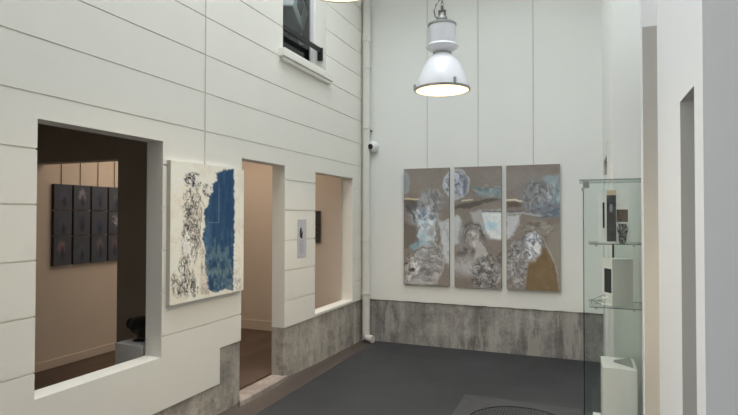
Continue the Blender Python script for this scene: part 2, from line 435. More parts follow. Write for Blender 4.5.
# ------------------------------------------------------------------ painted canvases
def vnoise(x, y, seed):
    xi, yi = np.floor(x), np.floor(y); fx, fy = x-xi, y-yi
    fx = fx*fx*(3-2*fx); fy = fy*fy*(3-2*fy)
    def h(a, b):
        v = np.sin(a*127.1 + b*311.7 + seed*74.7)*43758.5453
        return v - np.floor(v)
    return (h(xi,yi)*(1-fx)+h(xi+1,yi)*fx)*(1-fy) + (h(xi,yi+1)*(1-fx)+h(xi+1,yi+1)*fx)*fy
def fbm(x, y, seed, o=4):
    s = 0; a = 0.5; t = 0
    for k in range(o):
        s = s + a*vnoise(x*2**k, y*2**k, seed+k*3.1); t += a; a *= 0.55
    return s/t
def sm(a, b, x):
    t = np.clip((x-a)/(b-a), 0, 1); return t*t*(3-2*t)
class Art:
    """paint layers laid down over drawing coordinates"""
    def __init__(self, X, Y, base, seed, ill):
        self.X, self.Y, self.ill, self.s = X, Y, ill, seed
        self.c = np.zeros(X.shape+(3,)); self.c[:] = base
        n = fbm(X/9, Y/9, seed)[..., None]
        self.c *= 1 + (n-0.5)*0.10
    def lay(self, mask, col, a=1.0):
        m = np.clip(mask*a, 0, 1)[..., None]
        self.c = self.c*(1-m) + np.array(col, float)*m
    def ell(self, cx, cy, rx, ry, col, a=1.0, soft=0.25, wob=0.35, brk=0.0, ang=0):
        self.s += 1
        dx, dy = self.X-cx, self.Y-cy
        if ang:
            ca, sa = math.cos(ang), math.sin(ang); dx, dy = dx*ca+dy*sa, -dx*sa+dy*ca
        d = np.sqrt((dx/rx)**2 + (dy/ry)**2)
        d = d + (fbm(self.X/(0.6*min(rx,ry)+1), self.Y/(0.6*min(rx,ry)+1), self.s)-0.5)*wob*2
        m = 1 - sm(1-soft, 1+soft, d)
        if brk: m = m*sm(brk-0.12, brk+0.12, fbm(self.X/2.2, self.Y/2.2, self.s+9))
        self.lay(m, col, a)
    def ring(self, cx, cy, rx, ry, w, col, a=1.0):
        self.s += 1
        d = np.sqrt(((self.X-cx)/rx)**2 + ((self.Y-cy)/ry)**2) + (fbm(self.X/6, self.Y/6, self.s)-0.5)*0.3
        self.lay(1-sm(w*0.5, w, np.abs(d-1)), col, a)
    def poly(self, pts, col, a=1.0, soft=1.0, wob=2.0, freq=5.0):
        self.s += 1
        X = self.X + (fbm(self.X/freq, self.Y/freq, self.s)-0.5)*wob*2
        Y = self.Y + (fbm(self.X/freq, self.Y/freq, self.s+5)-0.5)*wob*2
        ins = np.zeros(X.shape, bool); dmin = np.full(X.shape, 1e9)
        n = len(pts)
        for i in range(n):
            x0, y0 = pts[i]; x1, y1 = pts[(i+1) % n]
            if y0 != y1:
                cond = ((y0 > Y) != (y1 > Y)) & (X < (x1-x0)*(Y-y0)/(y1-y0)+x0); ins ^= cond
            L2 = (x1-x0)**2+(y1-y0)**2
            t = np.clip(((X-x0)*(x1-x0)+(Y-y0)*(y1-y0))/L2, 0, 1)
            dmin = np.minimum(dmin, np.hypot(X-x0-t*(x1-x0), Y-y0-t*(y1-y0)))
        sd = np.where(ins, dmin, -dmin)
        m = sm(-soft, soft, sd); self.lay(m, col, a); return m
    def line(self, pts, w, col, a=1.0, wob=1.0):
        self.s += 1
        X = self.X + (fbm(self.X/4, self.Y/4, self.s)-0.5)*wob*2
        Y = self.Y + (fbm(self.X/4, self.Y/4, self.s+5)-0.5)*wob*2
        d = np.full(X.shape, 1e9)
        for (x0, y0), (x1, y1) in zip(pts, pts[1:]):
            L2 = (x1-x0)**2+(y1-y0)**2 + 1e-9
            t = np.clip(((X-x0)*(x1-x0)+(Y-y0)*(y1-y0))/L2, 0, 1)
            d = np.minimum(d, np.hypot(X-x0-t*(x1-x0), Y-y0-t*(y1-y0)))
        self.lay(1-sm(w*0.5, w, d), col, a)
    def scrib(self, cx, cy, rx, ry, col, a=0.8, sx=2.0, sy=2.0, th=0.06, dens=1.0):
        """tangle of thin strokes: contour lines of a noise field inside a soft ellipse"""
        self.s += 1
        d = np.sqrt(((self.X-cx)/rx)**2 + ((self.Y-cy)/ry)**2)
        n = fbm(self.X/sx, self.Y/sy, self.s, 3)
        l = (1-sm(th*0.5, th, np.abs(n-0.5)))*sm(0.35, 0.5, fbm(self.X/(sx*3), self.Y/(sy*3), self.s+4)*dens)
        self.lay(l*(1-sm(0.7, 1.15, d)), col, a)
    def tone(self, cx, cy, rx, ry, amp, sx=2.0, sy=3.0, tint=(0, 0, 0)):
        """brushy lights and darks (warped noise) inside a soft ellipse"""
        self.s += 1
        wx = (fbm(self.X/6, self.Y/6, self.s)-0.5)*9; wy = (fbm(self.X/6, self.Y/6, self.s+3)-0.5)*9
        n = fbm((self.X+wx)/sx, (self.Y+wy)/sy, self.s+6, 4)
        d = np.sqrt(((self.X-cx)/rx)**2 + ((self.Y-cy)/ry)**2)
        k = (np.clip((n-0.5)*3.2, -1, 1)*amp*(1-sm(0.7, 1.2, d)))[..., None]
        self.c = self.c*(1+k) + np.array(tint, float)*np.abs(k)
    def linear(self):
        c = np.clip(self.c, 0, 255)/255
        c = np.where(c <= 0.04045, c/12.92, ((c+0.055)/1.055)**2.4)/self.ill
        return np.clip(c, 0, 0.9)

def canvas_object(name, corner_fn, nu, nv, colors, edge_mat, parent, back=0.03):
    """corner_fn(u, v, d) -> world point; front carries the pigment attribute, sides the stretcher"""
    vs, fs = [], []
    for j in range(nv+1):
        for i in range(nu+1): vs.append(corner_fn(i/nu, j/nv, 0.0))
    for j in range(nv):
        for i in range(nu):
            k = j*(nu+1)+i; fs.append((k, k+1, k+nu+2, k+nu+1))
    me = bpy.data.meshes.new(name); me.from_pydata(vs, [], fs)
    at = me.color_attributes.new('pigment', 'FLOAT_COLOR', 'POINT')
    arr = np.ones((len(vs), 4), np.float32); arr[:, :3] = colors.reshape(-1, 3)
    at.data.foreach_set('color', arr.ravel())
    me.materials.append(M['art'])
    o = bpy.data.objects.new(name, me); C.objects.link(o); o.parent = parent
    s = MB()
    f = [corner_fn(u, v, 0.0005) for u, v in ((0,0),(1,0),(1,1),(0,1))]
    b = [corner_fn(u, v, back) for u, v in ((0,0),(1,0),(1,1),(0,1))]
    V = [s.bm.verts.new(p) for p in f+b]
    for q in ((0,1,2,3),(7,6,5,4),(0,4,5,1),(1,5,6,2),(2,6,7,3),(3,7,4,0)): s.bm.faces.new([V[i] for i in q])
    s.build('stretcher', edge_mat, parent)
    return o
def grid(nu, nv, x0, x1, yl0, yl1, yr0, yr1):
    u, v = np.meshgrid(np.linspace(0,1,nu+1), np.linspace(0,1,nv+1))
    return x0+(x1-x0)*u, (yl0*(1-u)+yr0*u)*(1-v) + (yl1*(1-u)+yr1*u)*v

TA = (124, 115, 107)
def triptych(a):
    e, p, l, s, r, t = a.ell, a.poly, a.line, a.scrib, a.ring, a.tone
    # ground tints
    e(428, 186, 30, 14, (134, 125, 114), 0.6, 0.5); e(520, 182, 40, 12, (134, 127, 119), 0.6, 0.5)
    p([(404,222),(416,222),(417,240),(411,246),(404,250)], (104, 96, 87), 0.9)
    p([(548,225),(561,225),(561,292),(550,292)], (138, 131, 121), 0.7)
    # horizon band
    l([(405,201.5),(418,201),(430,203)], 2.2, (96, 88, 78), 0.8)
    l([(405.5,199.2),(412,198.6),(419,199.6)], 1.1, (196, 182, 146), 0.9, 1.2)
    p([(405,203),(428,202),(430,213),(416,216),(408,212)], (88, 85, 84), 0.8)
    p([(454,206),(463,204),(475,201),(502,197.5),(502,200.5),(486,203),(472,208),(455,209)], (82, 77, 72), 0.85, 0.9, 1.6)
    l([(463,200.8),(468,199.9),(473,199.7)], 0.9, (196, 184, 154), 0.85, 1.2); l([(488,197.8),(502,198)], 1.0, (148, 116, 92), 0.7)
    p([(507,202.5),(524,202),(522,207),(508,208)], (92, 81, 72), 0.85, 0.8, 1.2)
    l([(506.5,200.6),(514,200.0),(523,201.6)], 1.3, (206, 196, 168), 0.95, 1.0)
    # figure one
    e(403, 183, 8, 12, (148, 153, 157), 0.75); e(405, 184, 3, 8, (122, 127, 133), 0.5)
    e(433, 200, 13, 10, (142, 141, 142), 0.8, 0.35); t(433, 200, 13, 11, 0.26, 2.5, 3, (0, 2, 8)); e(426, 198, 4, 5, (164, 164, 166), 0.5, 0.4)
    e(444, 203, 5, 6, (122, 119, 114), 0.6)
    e(426, 217, 15, 10, (164, 168, 171), 0.85, 0.35); t(426, 216, 15, 11, 0.34, 2.4, 3.4, (0, 2, 6))
    e(424, 214, 3, 5, (88, 108, 132), 0.6, 0.5); e(433, 221, 3, 6, (86, 94, 108), 0.55, 0.5)
    l([(408,206),(413,213),(416,222)], 1.6, (78, 78, 82), 0.7, 2); l([(417,210),(425,219),(430,212)], 1.0, (196, 200, 202), 0.7, 2)
    p([(417,221),(437,219),(438,240),(420,244)], (184, 193, 196), 0.9, 1.5, 3); t(428, 231, 11, 12, 0.2, 2.5, 4, (0, 4, 8)); e(433, 231, 3, 6, (146, 134, 128), 0.5, 0.5)
    p([(410,247),(420,240),(436,241),(433,246),(416,250)], (124, 153, 162), 0.85, 1.3, 3); e(424, 235, 5, 4, (156, 180, 188), 0.5, 0.5)
    p([(440,222),(452,219),(452,264),(447,262),(442,242)], (176, 178, 180), 0.9, 1.3, 2); t(447, 240, 6, 20, 0.10, 2, 5)
    e(430, 263, 15, 21, (150, 148, 146), 0.9, 0.15, 0.2); t(429, 263, 15, 21, 0.30, 5.5, 2.2, (0, 1, 4)); r(430, 262, 14.5, 21, 0.07, (178, 177, 174), 0.5)
    l([(415,251),(425,247),(436,247),(441,256)], 0.9, (88, 85, 86), 0.7, 2); l([(412,262),(423,259),(438,263)], 0.7, (96, 92, 92), 0.6, 2); l([(420,270),(434,268),(441,272)], 0.7, (98, 95, 95), 0.6, 2)
    l([(420,226),(417,236),(420,246)], 0.9, (92, 98, 106), 0.6, 2); l([(434,206),(438,222),(437,240),(444,258)], 0.8, (100, 96, 94), 0.55, 2)
    p([(405,268),(411,257),(419,253),(420,266),(416,283),(406,283)], (164, 161, 158), 0.8, 1.5, 3); t(412, 268, 9, 15, 0.42, 2, 2.4)
    e(413, 269, 2.6, 2.0, (58, 54, 54), 0.8, 0.5, 0.6); e(418, 281, 8, 4.5, (172, 171, 168), 0.75); l([(410,281),(414,277),(421,277),(426,281)], 0.7, (120, 116, 112), 0.6)
    # large head across the first joint
    e(457, 184, 13, 14.5, (142, 144, 151), 0.95, 0.1, 0.15); t(456, 184, 13, 14, 0.38, 2.4, 3.6, (0, 1, 5)); r(457.5, 184, 12.6, 14.2, 0.10, (184, 184, 183), 0.6)
    e(466, 187, 2.2, 9, (98, 102, 112), 0.6, 0.5); e(455, 197, 4, 4, (172, 172, 174), 0.6)
    # teal drift
    p([(474,187),(486,191),(502,184),(502,199),(488,196),(478,196)], (124, 141, 146), 0.7, 2.0, 4.0); t(488, 192, 15, 8, 0.16, 4, 2, (0, 6, 8)); l([(475,187),(484,190),(494,188)], 1.3, (90, 108, 116), 0.7, 1.5)
    # white cup
    p([(470,212),(484,210),(504,210),(504,240),(490,239),(478,228)], (170, 170, 168), 0.7, 1.5, 2)
    p([(483,213),(504,213),(504,239.5),(492,239),(486,230)], (200, 203, 205), 0.95, 1.2, 1.2); e(491, 226, 7, 4, (148, 178, 188), 0.65, 0.6); t(494, 226, 11, 13, 0.06, 3, 3)
    l([(483,211.6),(504,211.8)], 0.8, (84, 84, 92), 0.8, 0.5)
    e(457, 231, 7, 14, (182, 186, 187), 0.85, 0.25); e(453, 233, 3, 7, (150, 172, 180), 0.5, 0.5)
    # seated head in the middle
    e(473, 238, 12, 16, (118, 113, 110), 0.85, 0.3); t(473, 238, 13, 17, 0.34, 1.7, 5.5); e(474, 239, 5.5, 10, (164, 159, 154), 0.8, 0.35); t(474, 239, 6, 11, 0.24, 2, 2.6)
    e(462, 238, 3, 14, (136, 132, 129), 0.6, 0.5); l([(466,226),(472,222),(481,226),(484,238)], 1.1, (88, 84, 82), 0.6, 2); e(463, 254, 5, 3, (70, 67, 66), 0.6, 0.5, 0.5, 0.45)
    e(465, 266, 13, 10, (158, 155, 154), 0.85, 0.4); t(465, 266, 13, 10, 0.14, 3, 3); e(468, 268, 7, 6, (174, 172, 171), 0.6, 0.5)
    p([(477,246),(483,241),(490,254),(482,262),(475,258)], (172, 169, 164), 0.85, 1.0, 1.2); l([(483,241),(491,255)], 0.8, (92, 88, 86), 0.7, 1.5); l([(476,258),(482,263),(490,255)], 0.7, (104, 100, 97), 0.6, 1.5)
    e(487, 273, 16, 16, (140, 138, 137), 0.8, 0.35); t(487, 273, 17, 18, 0.38, 2.1, 2.4); s(487, 273, 17, 18, (62, 60, 62), 0.5, 2.6, 2.8, 0.08)
    e(500, 258, 3, 8, (78, 74, 76), 0.6, 0.5, 0.5, 0.45); e(478, 281, 6, 4, (64, 60, 61), 0.6, 0.5, 0.5, 0.45); e(491, 284, 7, 3, (66, 62, 63), 0.55, 0.5, 0.5, 0.45)
    p([(454,276),(472,280),(472,290),(454,290)], (118, 108, 98), 0.75, 2, 3)
    # figure three
    e(537, 197, 14, 17, (122, 122, 124), 0.85, 0.35); t(537, 197, 14, 17, 0.26, 2.6, 3.4, (0, 1, 4)); e(531, 192, 5, 7, (138, 138, 139), 0.4, 0.5)
    p([(544,177),(561,175),(561,204),(549,204),(550,187)], (136, 149, 154), 0.75, 1.8, 3.0); t(553, 195, 9, 14, 0.26, 1.6, 6, (0, 2, 3))
    p([(530,206),(561,203),(561,218),(540,219)], (114, 120, 130), 0.7, 2, 3); t(546, 211, 16, 8, 0.24, 5, 2, (0, 1, 3)); e(556, 213, 3.5, 4, (88, 106, 120), 0.6, 0.5)
    l([(507,214),(524,213.2),(541,216)], 1.3, (162, 163, 166), 0.75, 1.5); l([(508,211.5),(524,210.8)], 0.8, (90, 90, 102), 0.6)
    p([(507,216),(520,216),(519,226),(511,238),(507,240)], (188, 189, 190), 0.85, 1.6, 2.5)
    e(538, 230, 17, 9, (132, 124, 115), 0.85, 0.4); t(538, 230, 17, 9, 0.24, 5, 2)
    e(518, 265, 11, 25, (142, 139, 137), 0.85, 0.35); t(517, 265, 12, 26, 0.36, 2.1, 2.6); s(517, 264, 11, 25, (70, 67, 70), 0.45, 2.8, 3.0, 0.08)
    p([(540,244),(546,250),(554,262),(559,292),(526,292),(529,266),(534,258)], (116, 97, 72), 0.97, 1.0, 1.4); t(543, 272, 15, 22, 0.10, 4, 6)
    e(542, 262, 6, 9, (116, 94, 68), 0.4, 0.5); e(546, 278, 9, 11, (126, 106, 80), 0.35, 0.5)
    e(533, 246, 9.5, 15, (168, 170, 174), 0.95, 0.18, 0.25); t(533, 246, 10, 15, 0.46, 2.0, 2.6, (0, 1, 5)); e(524.5, 243, 3, 8, (104, 101, 102), 0.55, 0.5)
    l([(523,240),(527,232),(536,230),(543,236)], 1.0, (100, 95, 92), 0.6, 2)
    l([(544,238),(547,247),(553,258),(557,270),(558,282)], 0.6, (176, 168, 154), 0.6, 1.2)
    t(480, 230, 110, 75, 0.03, 9, 9)

PANELS = [((404.2, 450.0), (169.3, 282.8), (168.1, 285.4), -2.078, -1.498, 'tall taupe canvas with a grey cloaked figure, hung next to the drainpipe', 31),
          ((455.0, 501.8), (167.4, 285.8), (166.2, 288.8), -1.434, -0.876, 'tall canvas with a large round grey head and a white bowl, between two similar canvases', 41),
          ((506.8, 560.2), (165.6, 288.9), (164.2, 292.2), -0.820, -0.230, 'tall canvas with a brown cloaked figure, hung next to the glass cabinet', 51)]
for (x0, x1), (l0, l1), (r0, r1), X0, X1, lab, seed in PANELS:
    nu, nv = 100, 230
    X, Y = grid(nu, nv, x0, x1, l0, l1, r0, r1)
    a = Art(X, Y, TA, 5, np.array([0.70, 0.675, 0.64]))
    triptych(a)
    a.c *= 0.96 + 0.08*fbm(X*0.9, Y*0.9, seed)[..., None]
    t = thing('canvas_painting', lab, 'painting', ((X0+X1)/2, B_-0.035, 0.758), 'three tall canvases on the back wall')
    w = X1-X0
    canvas_object('canvas', lambda u, v, d, w=w: ((u-0.5)*w, d, 1.44*(1-v)), nu, nv, a.linear(), M['taupe_edge'], t, 0.035)

def blue_art(a):
    e, p, l, s, t = a.ell, a.poly, a.line, a.scrib, a.tone
    e(180, 175, 20, 14, (213, 208, 199), 0.6, 0.5); e(178, 240, 10, 40, (211, 206, 197), 0.5, 0.5)
    e(238, 230, 4, 60, (198, 195, 188), 0.5, 0.5)
    m = p([(219,170),(221,167.5),(225,169),(232.4,167),(233.2,230),(232,290),(222,289),(214,293),(205,290),(204.5,276),(202,270),(203,250),(199.5,238),(202,226),(201,210),(206,204),(206,196),(210,191),(209,183),(214,179),(213,172)], (40, 68, 98), 1.0, 1.0, 1.5, 2.6)
    a.lay(m*sm(0.4, 0.7, fbm(a.X/1.8, a.Y/16, 77)), (30, 54, 82), 0.55)
    a.lay(m*sm(0.5, 0.75, fbm(a.X/1.3, a.Y/22, 78)), (58, 86, 112), 0.45)
    a.lay(m*sm(222, 250, a.Y)*sm(0.42, 0.66, fbm(a.X/4, a.Y/8, 79, 5)), (96, 117, 124), 0.75)
    a.lay(m*sm(235, 285, a.Y)*sm(0.5, 0.62, fbm(a.X/2, a.Y/4, 80, 5)), (124, 137, 136), 0.45)
    e(205, 238, 3, 18, (78, 106, 130), 0.5, 0.5); e(228, 215, 4, 30, (34, 62, 96), 0.4, 0.5)
    l([(216,182),(216,222),(205,222)], 0.5, (112, 136, 154), 0.6, 0.2)
    ink = (46, 46, 48)
    for cx, cy, rx, ry in ((187,180,6,7),(193,183,5,7),(190,175,7,4),(204,189,5,7)):
        s(cx, cy, rx, ry, ink, 0.9, 1.4, 1.6, 0.13); t(cx, cy, rx, ry, 0.25, 1.0, 1.0)
    l([(192,186),(197,198),(201,206)], 0.6, (96, 94, 92), 0.6, 2); l([(187,187),(189,200),(186,214)], 0.6, (88, 86, 84), 0.6, 2)
    e(189, 210, 6, 18, (150, 147, 141), 0.35, 0.6, 0.5, 0.42)
    for cy in (198, 209, 221, 233): s(189, cy, 8.5, 10, ink, 0.75, 1.2, 3.0, 0.10)
    e(186, 210, 3, 5, (74, 72, 70), 0.7, 0.5, 0.5, 0.45); e(190, 230, 3, 6, (86, 83, 80), 0.6, 0.5, 0.5, 0.45)
    s(188, 242, 9, 24, (60, 59, 59), 0.75, 0.8, 5.5, 0.10); s(195, 225, 5, 34, (100, 96, 92), 0.7, 0.8, 8, 0.10)
    t(189, 245, 9, 22, 0.25, 1.1, 6)
    e(181, 284, 9, 13, (168, 164, 157), 0.4, 0.5, 0.5, 0.42)
    for cx, cy, rx, ry in ((177,284,6,14),(187,283,7,15),(182,268,4.5,12),(192,288,4,10)):
        s(cx, cy, rx, ry, (52, 51, 51), 0.85, 0.8, 4.2, 0.13); t(cx, cy, rx, ry, 0.22, 1.0, 4.2)
    p([(198.5,240),(201,252),(204,272),(207,294),(197,295),(199,270)], (156, 147, 141), 0.6, 1.4, 1.5); t(203, 272, 5, 24, 0.34, 1.2, 6)
    e(238, 284, 4, 7, (150, 150, 151), 0.6, 0.5, 0.5, 0.45); t(236, 275, 5, 16, 0.2, 1.4, 3)
    t(205, 230, 50, 80, 0.04, 1.5, 1.5); t(205, 230, 50, 80, 0.03, 12, 12)
nu, nv = 150, 170
X, Y = grid(nu, nv, 170.5, 244.5, 160, 305.3, 168.5, 289.6)
a = Art(X, Y, (207, 202, 191), 2, 0.68); blue_art(a)
t = thing('canvas_painting', 'cream canvas with a deep blue field and black scribbles, left of the doorway', 'painting', (W+0.001, 3.272, 0.992))
canvas_object('canvas', lambda u, v, d: (0.035-d, (u-0.5)*0.845, 0.992*(1-v)), nu, nv, a.linear(), M['canvas_edge'], t, 0.035)

# hanging cables (the triptych's and the blue canvas's)
def cable(name_lab, x, y, z0, z1, mat, r=0.0035, group=None):
    tag(MB().tube([(x, y, z0), (x, y, z1)], r, 8).build('hanging_cable', mat), name_lab, 'cable', group)
cable('pale cable above the canvas with the grey cloaked figure', -1.781, B_-0.008, 2.19, 4.95, M['wire'], 0.0035, 'cables above the tall canvases')
cable('pale cable above the canvas with the large round head', -1.151, B_-0.008, 2.19, 4.95, M['wire'], 0.0035, 'cables above the tall canvases')
cable('pale cable above the canvas with the brown cloaked figure', -0.517, B_-0.008, 2.19, 4.95, M['wire'], 0.0035, 'cables above the tall canvases')
cable('pale cable on the grooved wall above the blue and cream canvas', W+0.006, 3.24, 1.98, HT, M['wire_pale'], 0.0035)

# ------------------------------------------------------------------ twelve small dark paintings
words_r = ['top', 'middle', 'bottom']; words_c = ['first', 'second', 'third', 'fourth']
look = {(0,0): ((70, 58, 92), (0.55,0.45)), (0,1): ((134, 134, 146), (0.5,0.4)), (0,2): ((34, 42, 62), (0.5,0.5)), (0,3): ((82, 80, 84), (0.5,0.5)),
        (1,0): ((58, 66, 72), (0.5,0.5)), (1,1): ((26, 32, 52), (0.5,0.45)), (1,2): ((30, 38, 66), (0.5,0.6)), (1,3): ((110, 108, 112), (0.6,0.45)),
        (2,0): ((138, 92, 90), (0.45,0.35)), (2,1): ((64, 72, 82), (0.5,0.5)), (2,2): ((104, 88, 84), (0.55,0.35)), (2,3): ((112, 74, 76), (0.4,0.35))}
desc = {(0,0): 'with a violet smudge', (0,1): 'with a pale figure', (0,2): 'with a navy figure', (0,3): 'with plain grey paint',
        (1,0): 'with a faint grey smudge', (1,1): 'with a black figure', (1,2): 'with a deep blue figure', (1,3): 'with pale flecks',
        (2,0): 'with a pink patch over a black mark', (2,1): 'with a soft slate smudge', (2,2): 'with a brownish fleck', (2,3): 'with a red smudge'}
rows = [(1.662, 1.920), (1.403, 1.652), (1.105, 1.393)]
cols = [(3.700, 3.895), (3.918, 4.112), (4.135, 4.330), (4.353, 4.548)]
for r_ in range(3):
    for c_ in range(4):
        z0, z1 = rows[r_]; y0, y1 = cols[c_]
        col, (pu, pv) = look[(r_, c_)]
        nu, nv = 24, 32
        X, Y = grid(nu, nv, 0, 20, 0, 27, 0, 27)
        a = Art(X, Y, (50, 54, 62), 60+r_*7+c_*3, 0.42)
        a.ell(20*pu, 27*pv, 4.0, 6.0, col, 0.42, 0.5, 0.5); a.ell(20*pu+0.5, 27*pv+6, 2.0, 6.0, (30, 32, 40), 0.7, 0.5, 0.4)
        if (r_, c_) == (1, 3): a.scrib(11, 11, 8, 9, (150, 148, 150), 0.8)
        t = thing('small_painting', 'small dark panel %s, %s row, %s column' % (desc[(r_, c_)], words_r[r_], words_c[c_]),
                  'painting', (XL, (y0+y1)/2, z0), 'twelve small dark paintings')
        w, h = y1-y0, z1-z0
        canvas_object('panel', lambda u, v, d, w=w, h=h: (0.035-d, (u-0.5)*w, h*(1-v)), nu, nv, a.linear(), M['brown'], t, 0.035)
for k, (y0, y1) in enumerate(cols):
    cable('dark cable above the %s column of small dark paintings' % words_c[k], XL+0.006, (y0+y1)/2, 1.915, 2.6, M['wire_dark'], 0.0035, 'cables above the small paintings')

# framed picture on the end wall, seen through the right hand opening
t = thing('framed_picture', 'dark framed picture on the beige wall inside the narrow square opening', 'picture', (-3.28, 6.0, 1.267))
MB().box((-0.215, -0.03, 0), (0.215, 0, 0.405)).build('frame', M['brown'], t, bevel=0.004)
MB().box((-0.19, -0.034, 0.025), (0.19, -0.030, 0.38)).build('print', M['photo_dark'], t)

# plinth and the black device in the dark room
tag(MB().box((-3.085, 2.84, 0.1), (-2.83, 3.10, 0.70)).build('plinth', M['white_gloss'], bevel=0.004),
    'white plinth inside the dark room, beside the wide opening', 'plinth')
t = thing('projector', 'black rounded projector standing on the white plinth in the dark room', 'projector', (-2.955, 2.96, 0.7005)); t.scale = (0.84, 0.84, 0.80)
rot = Matrix.Rotation(math.radians(90), 4, 'Y') @ Matrix.Identity(4)
bd = MB(); bd.lathe([(0.02, -0.085), (0.065, -0.082), (0.078, -0.06), (0.08, 0.0), (0.074, 0.09), (0.05, 0.10)], (0.0, 0, 0.145), 28, 0, Matrix.Rotation(math.radians(82), 4, 'Y'))
bd.build('body', M['black'], t, smooth=True)
MB().lathe([(0.03, 0), (0.05, 0.005), (0.052, 0.05), (0.04, 0.055)], (-0.075, 0, 0.152), 24, 0, Matrix.Rotation(math.radians(-95), 4, 'Y')).build('lens', M['black'], t, smooth=True)
MB().box((0.02, -0.07, 0.03), (0.12, 0.07, 0.16)).build('grip', M['black'], t, bevel=0.02)
ft = MB(); ft.lathe([(0.05, 0), (0.05, 0.008), (0.018, 0.014), (0.018, 0.075)], (-0.03, 0, 0), 20); ft.build('foot', M['brown'], t, smooth=True)

# ------------------------------------------------------------------ placard, label, camera, pipe
t = thing('info_placard', 'narrow lavender grey placard with a small black picture, right of the doorway', 'sign', (W, 4.738, 1.188))
MB().box((0, -0.088, 0), (0.006, 0.088, 0.382)).build('board', M['lavender'], t, bevel=0.001)
pic = MB()
for (y0, y1, z0, z1) in ((-0.045,-0.008,0.262,0.285),(-0.048,-0.018,0.205,0.262),(-0.030,0.006,0.19,0.245),(-0.012,0.010,0.225,0.262),(-0.036,-0.012,0.283,0.30)):
    pic.prism([(0,0),(1,0),(1,1),(0,1)], 0, 1) if False else pic.box((0.006, y0, z0), (0.0072, y1, z1))
pic.build('black_picture', M['ink'], t)
tx = MB()
for i in range(11):
    tx.box((0.006, -0.055, 0.165-i*0.0125), (0.0068, -0.055+0.11*random.uniform(0.7, 1.0), 0.165-i*0.0125+0.004))
tx.build('small_print', M['ink_pale'], t)
tag(MB().box((-2.33, B_-0.003, 1.045), (-2.17, B_, 1.085)).build('wall_label', M['label']), 'small white caption label on the back wall, left of the tall canvases', 'label')

t = thing('security_camera', 'small white dome camera with a black lens, beside the drainpipe', 'camera', (-2.487, B_, 2.5))
RY = Matrix.Rotation(math.radians(90), 4, 'X')
MB().lathe([(0.062, 0), (0.062, 0.02), (0.066, 0.022), (0.066, 0.045), (0.058, 0.065), (0.040, 0.082), (0.02, 0.09)], (0, 0, 0), 32, 0, RY).build('housing', M['white_gloss'], t, smooth=True)
LM = Matrix.Rotation(math.radians(28), 4, 'Z') @ RY
MB().lathe([(0.034, 0.05), (0.036, 0.086), (0.028, 0.10), (0.012, 0.106)], (-0.0, -0.004, -0.004), 28, 0, Matrix.Rotation(math.radians(-16), 4, 'Z') @ RY).build('lens', M['black'], t, smooth=True)
MB().box((-0.072, -0.02, 0.0), (-0.05, -0.003, 0.018)).build('cable_stub', M['white_gloss'], t, bevel=0.003)

t = thing('drainpipe', 'cream painted drainpipe running down the corner of the courtyard', 'pipe', (-2.575, 6.315, 0.0))
MB().lathe([(0.05, 0.10), (0.05, 4.95)], (0,0,0), 28).build('pipe', M['pipe'], t, smooth=True)
for z, hgt in ((3.90, 0.09), (3.52, 0.03), (2.74, 0.03), (1.3, 0.03), (0.62, 0.03)):
    MB().lathe([(0.052, z-hgt/2), (0.058, z-hgt/2+0.004), (0.058, z+hgt/2-0.004), (0.052, z+hgt/2)], (0,0,0), 28).build('collar', M['pipe'], t, smooth=True)
MB().tube([(0, 0, 0.15), (0, 0, 0.085), (0.02, -0.015, 0.058), (0.06, -0.03, 0.050), (0.115, -0.045, 0.047)], 0.047, 16).build('shoe', M['pipe'], t, smooth=True)
MB().box((0.03, 0.0, 2.70), (0.06, 0.064, 2.715)).build('bracket', M['dark_steel'], t)

# ------------------------------------------------------------------ upper window
wt = thing('window_1', None, None, (W-0.10, 4.82, 3.19)); struct(wt, 'upper window in the grooved wall with dark panes')
fr = MB()
for y0, y1, z0, z1 in ((-0.46,-0.405,0,1.56),(0.392,0.46,0,1.56),(-0.46,0.46,0,0.03),(-0.46,0.46,1.50,1.56)):
    fr.box((-0.075, y0, z0), (-0.025, y1, z1))
fr.build('window_frame', M['white_gloss'], wt, bevel=0.004)
MB().box((-0.056, -0.41, 0.03), (-0.050, 0.375, 1.5)).build('window_pane', M['window_glass'], wt)
MB().box((-0.04, -0.53, -0.08), (0.16, 0.54, 0.0)).build('window_sill', M['white_warm'], wt, bevel=0.006)
MB().box((0.04, -0.51, -0.115), (0.14, 0.51, -0.08)).build('sill_moulding', M['white_warm'], wt, bevel=0.006)
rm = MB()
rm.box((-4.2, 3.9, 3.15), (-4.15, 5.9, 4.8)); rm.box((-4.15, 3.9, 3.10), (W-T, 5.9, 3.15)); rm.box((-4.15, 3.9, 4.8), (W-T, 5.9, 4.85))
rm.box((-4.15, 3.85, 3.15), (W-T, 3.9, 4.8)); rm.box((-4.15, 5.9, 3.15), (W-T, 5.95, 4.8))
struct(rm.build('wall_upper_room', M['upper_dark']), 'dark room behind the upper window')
t = thing('guard_rail', 'black iron guard rail across the upper window', 'railing', (-2.705, 4.82, 3.43))
MB().box((-0.012, -0.459, 0), (0.012, 0.459, 0.05)).build('rail', M['black_metal'], t, bevel=0.003)
MB().box((-0.03, 0.43, -0.09), (0.03, 0.459, 0.05)).build('end_plate', M['black_metal'], t, bevel=0.003)
MB().box((-0.03, -0.459, -0.09), (0.03, -0.43, 0.05)).build('end_plate', M['black_metal'], t, bevel=0.003)
t = thing('ceiling_fixture', 'white boxy fixture hanging at a tilt behind the upper window pane', 'light fixture', (-3.05, 5.22, 3.945))  # box built in place of a pale reflection in the pane
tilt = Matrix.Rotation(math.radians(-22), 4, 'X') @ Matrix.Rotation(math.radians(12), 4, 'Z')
MB().box((-0.12, -0.24, -0.16), (0.12, 0.22, 0.16), 0, tilt).build('housing', M['label'], t, bevel=0.02)
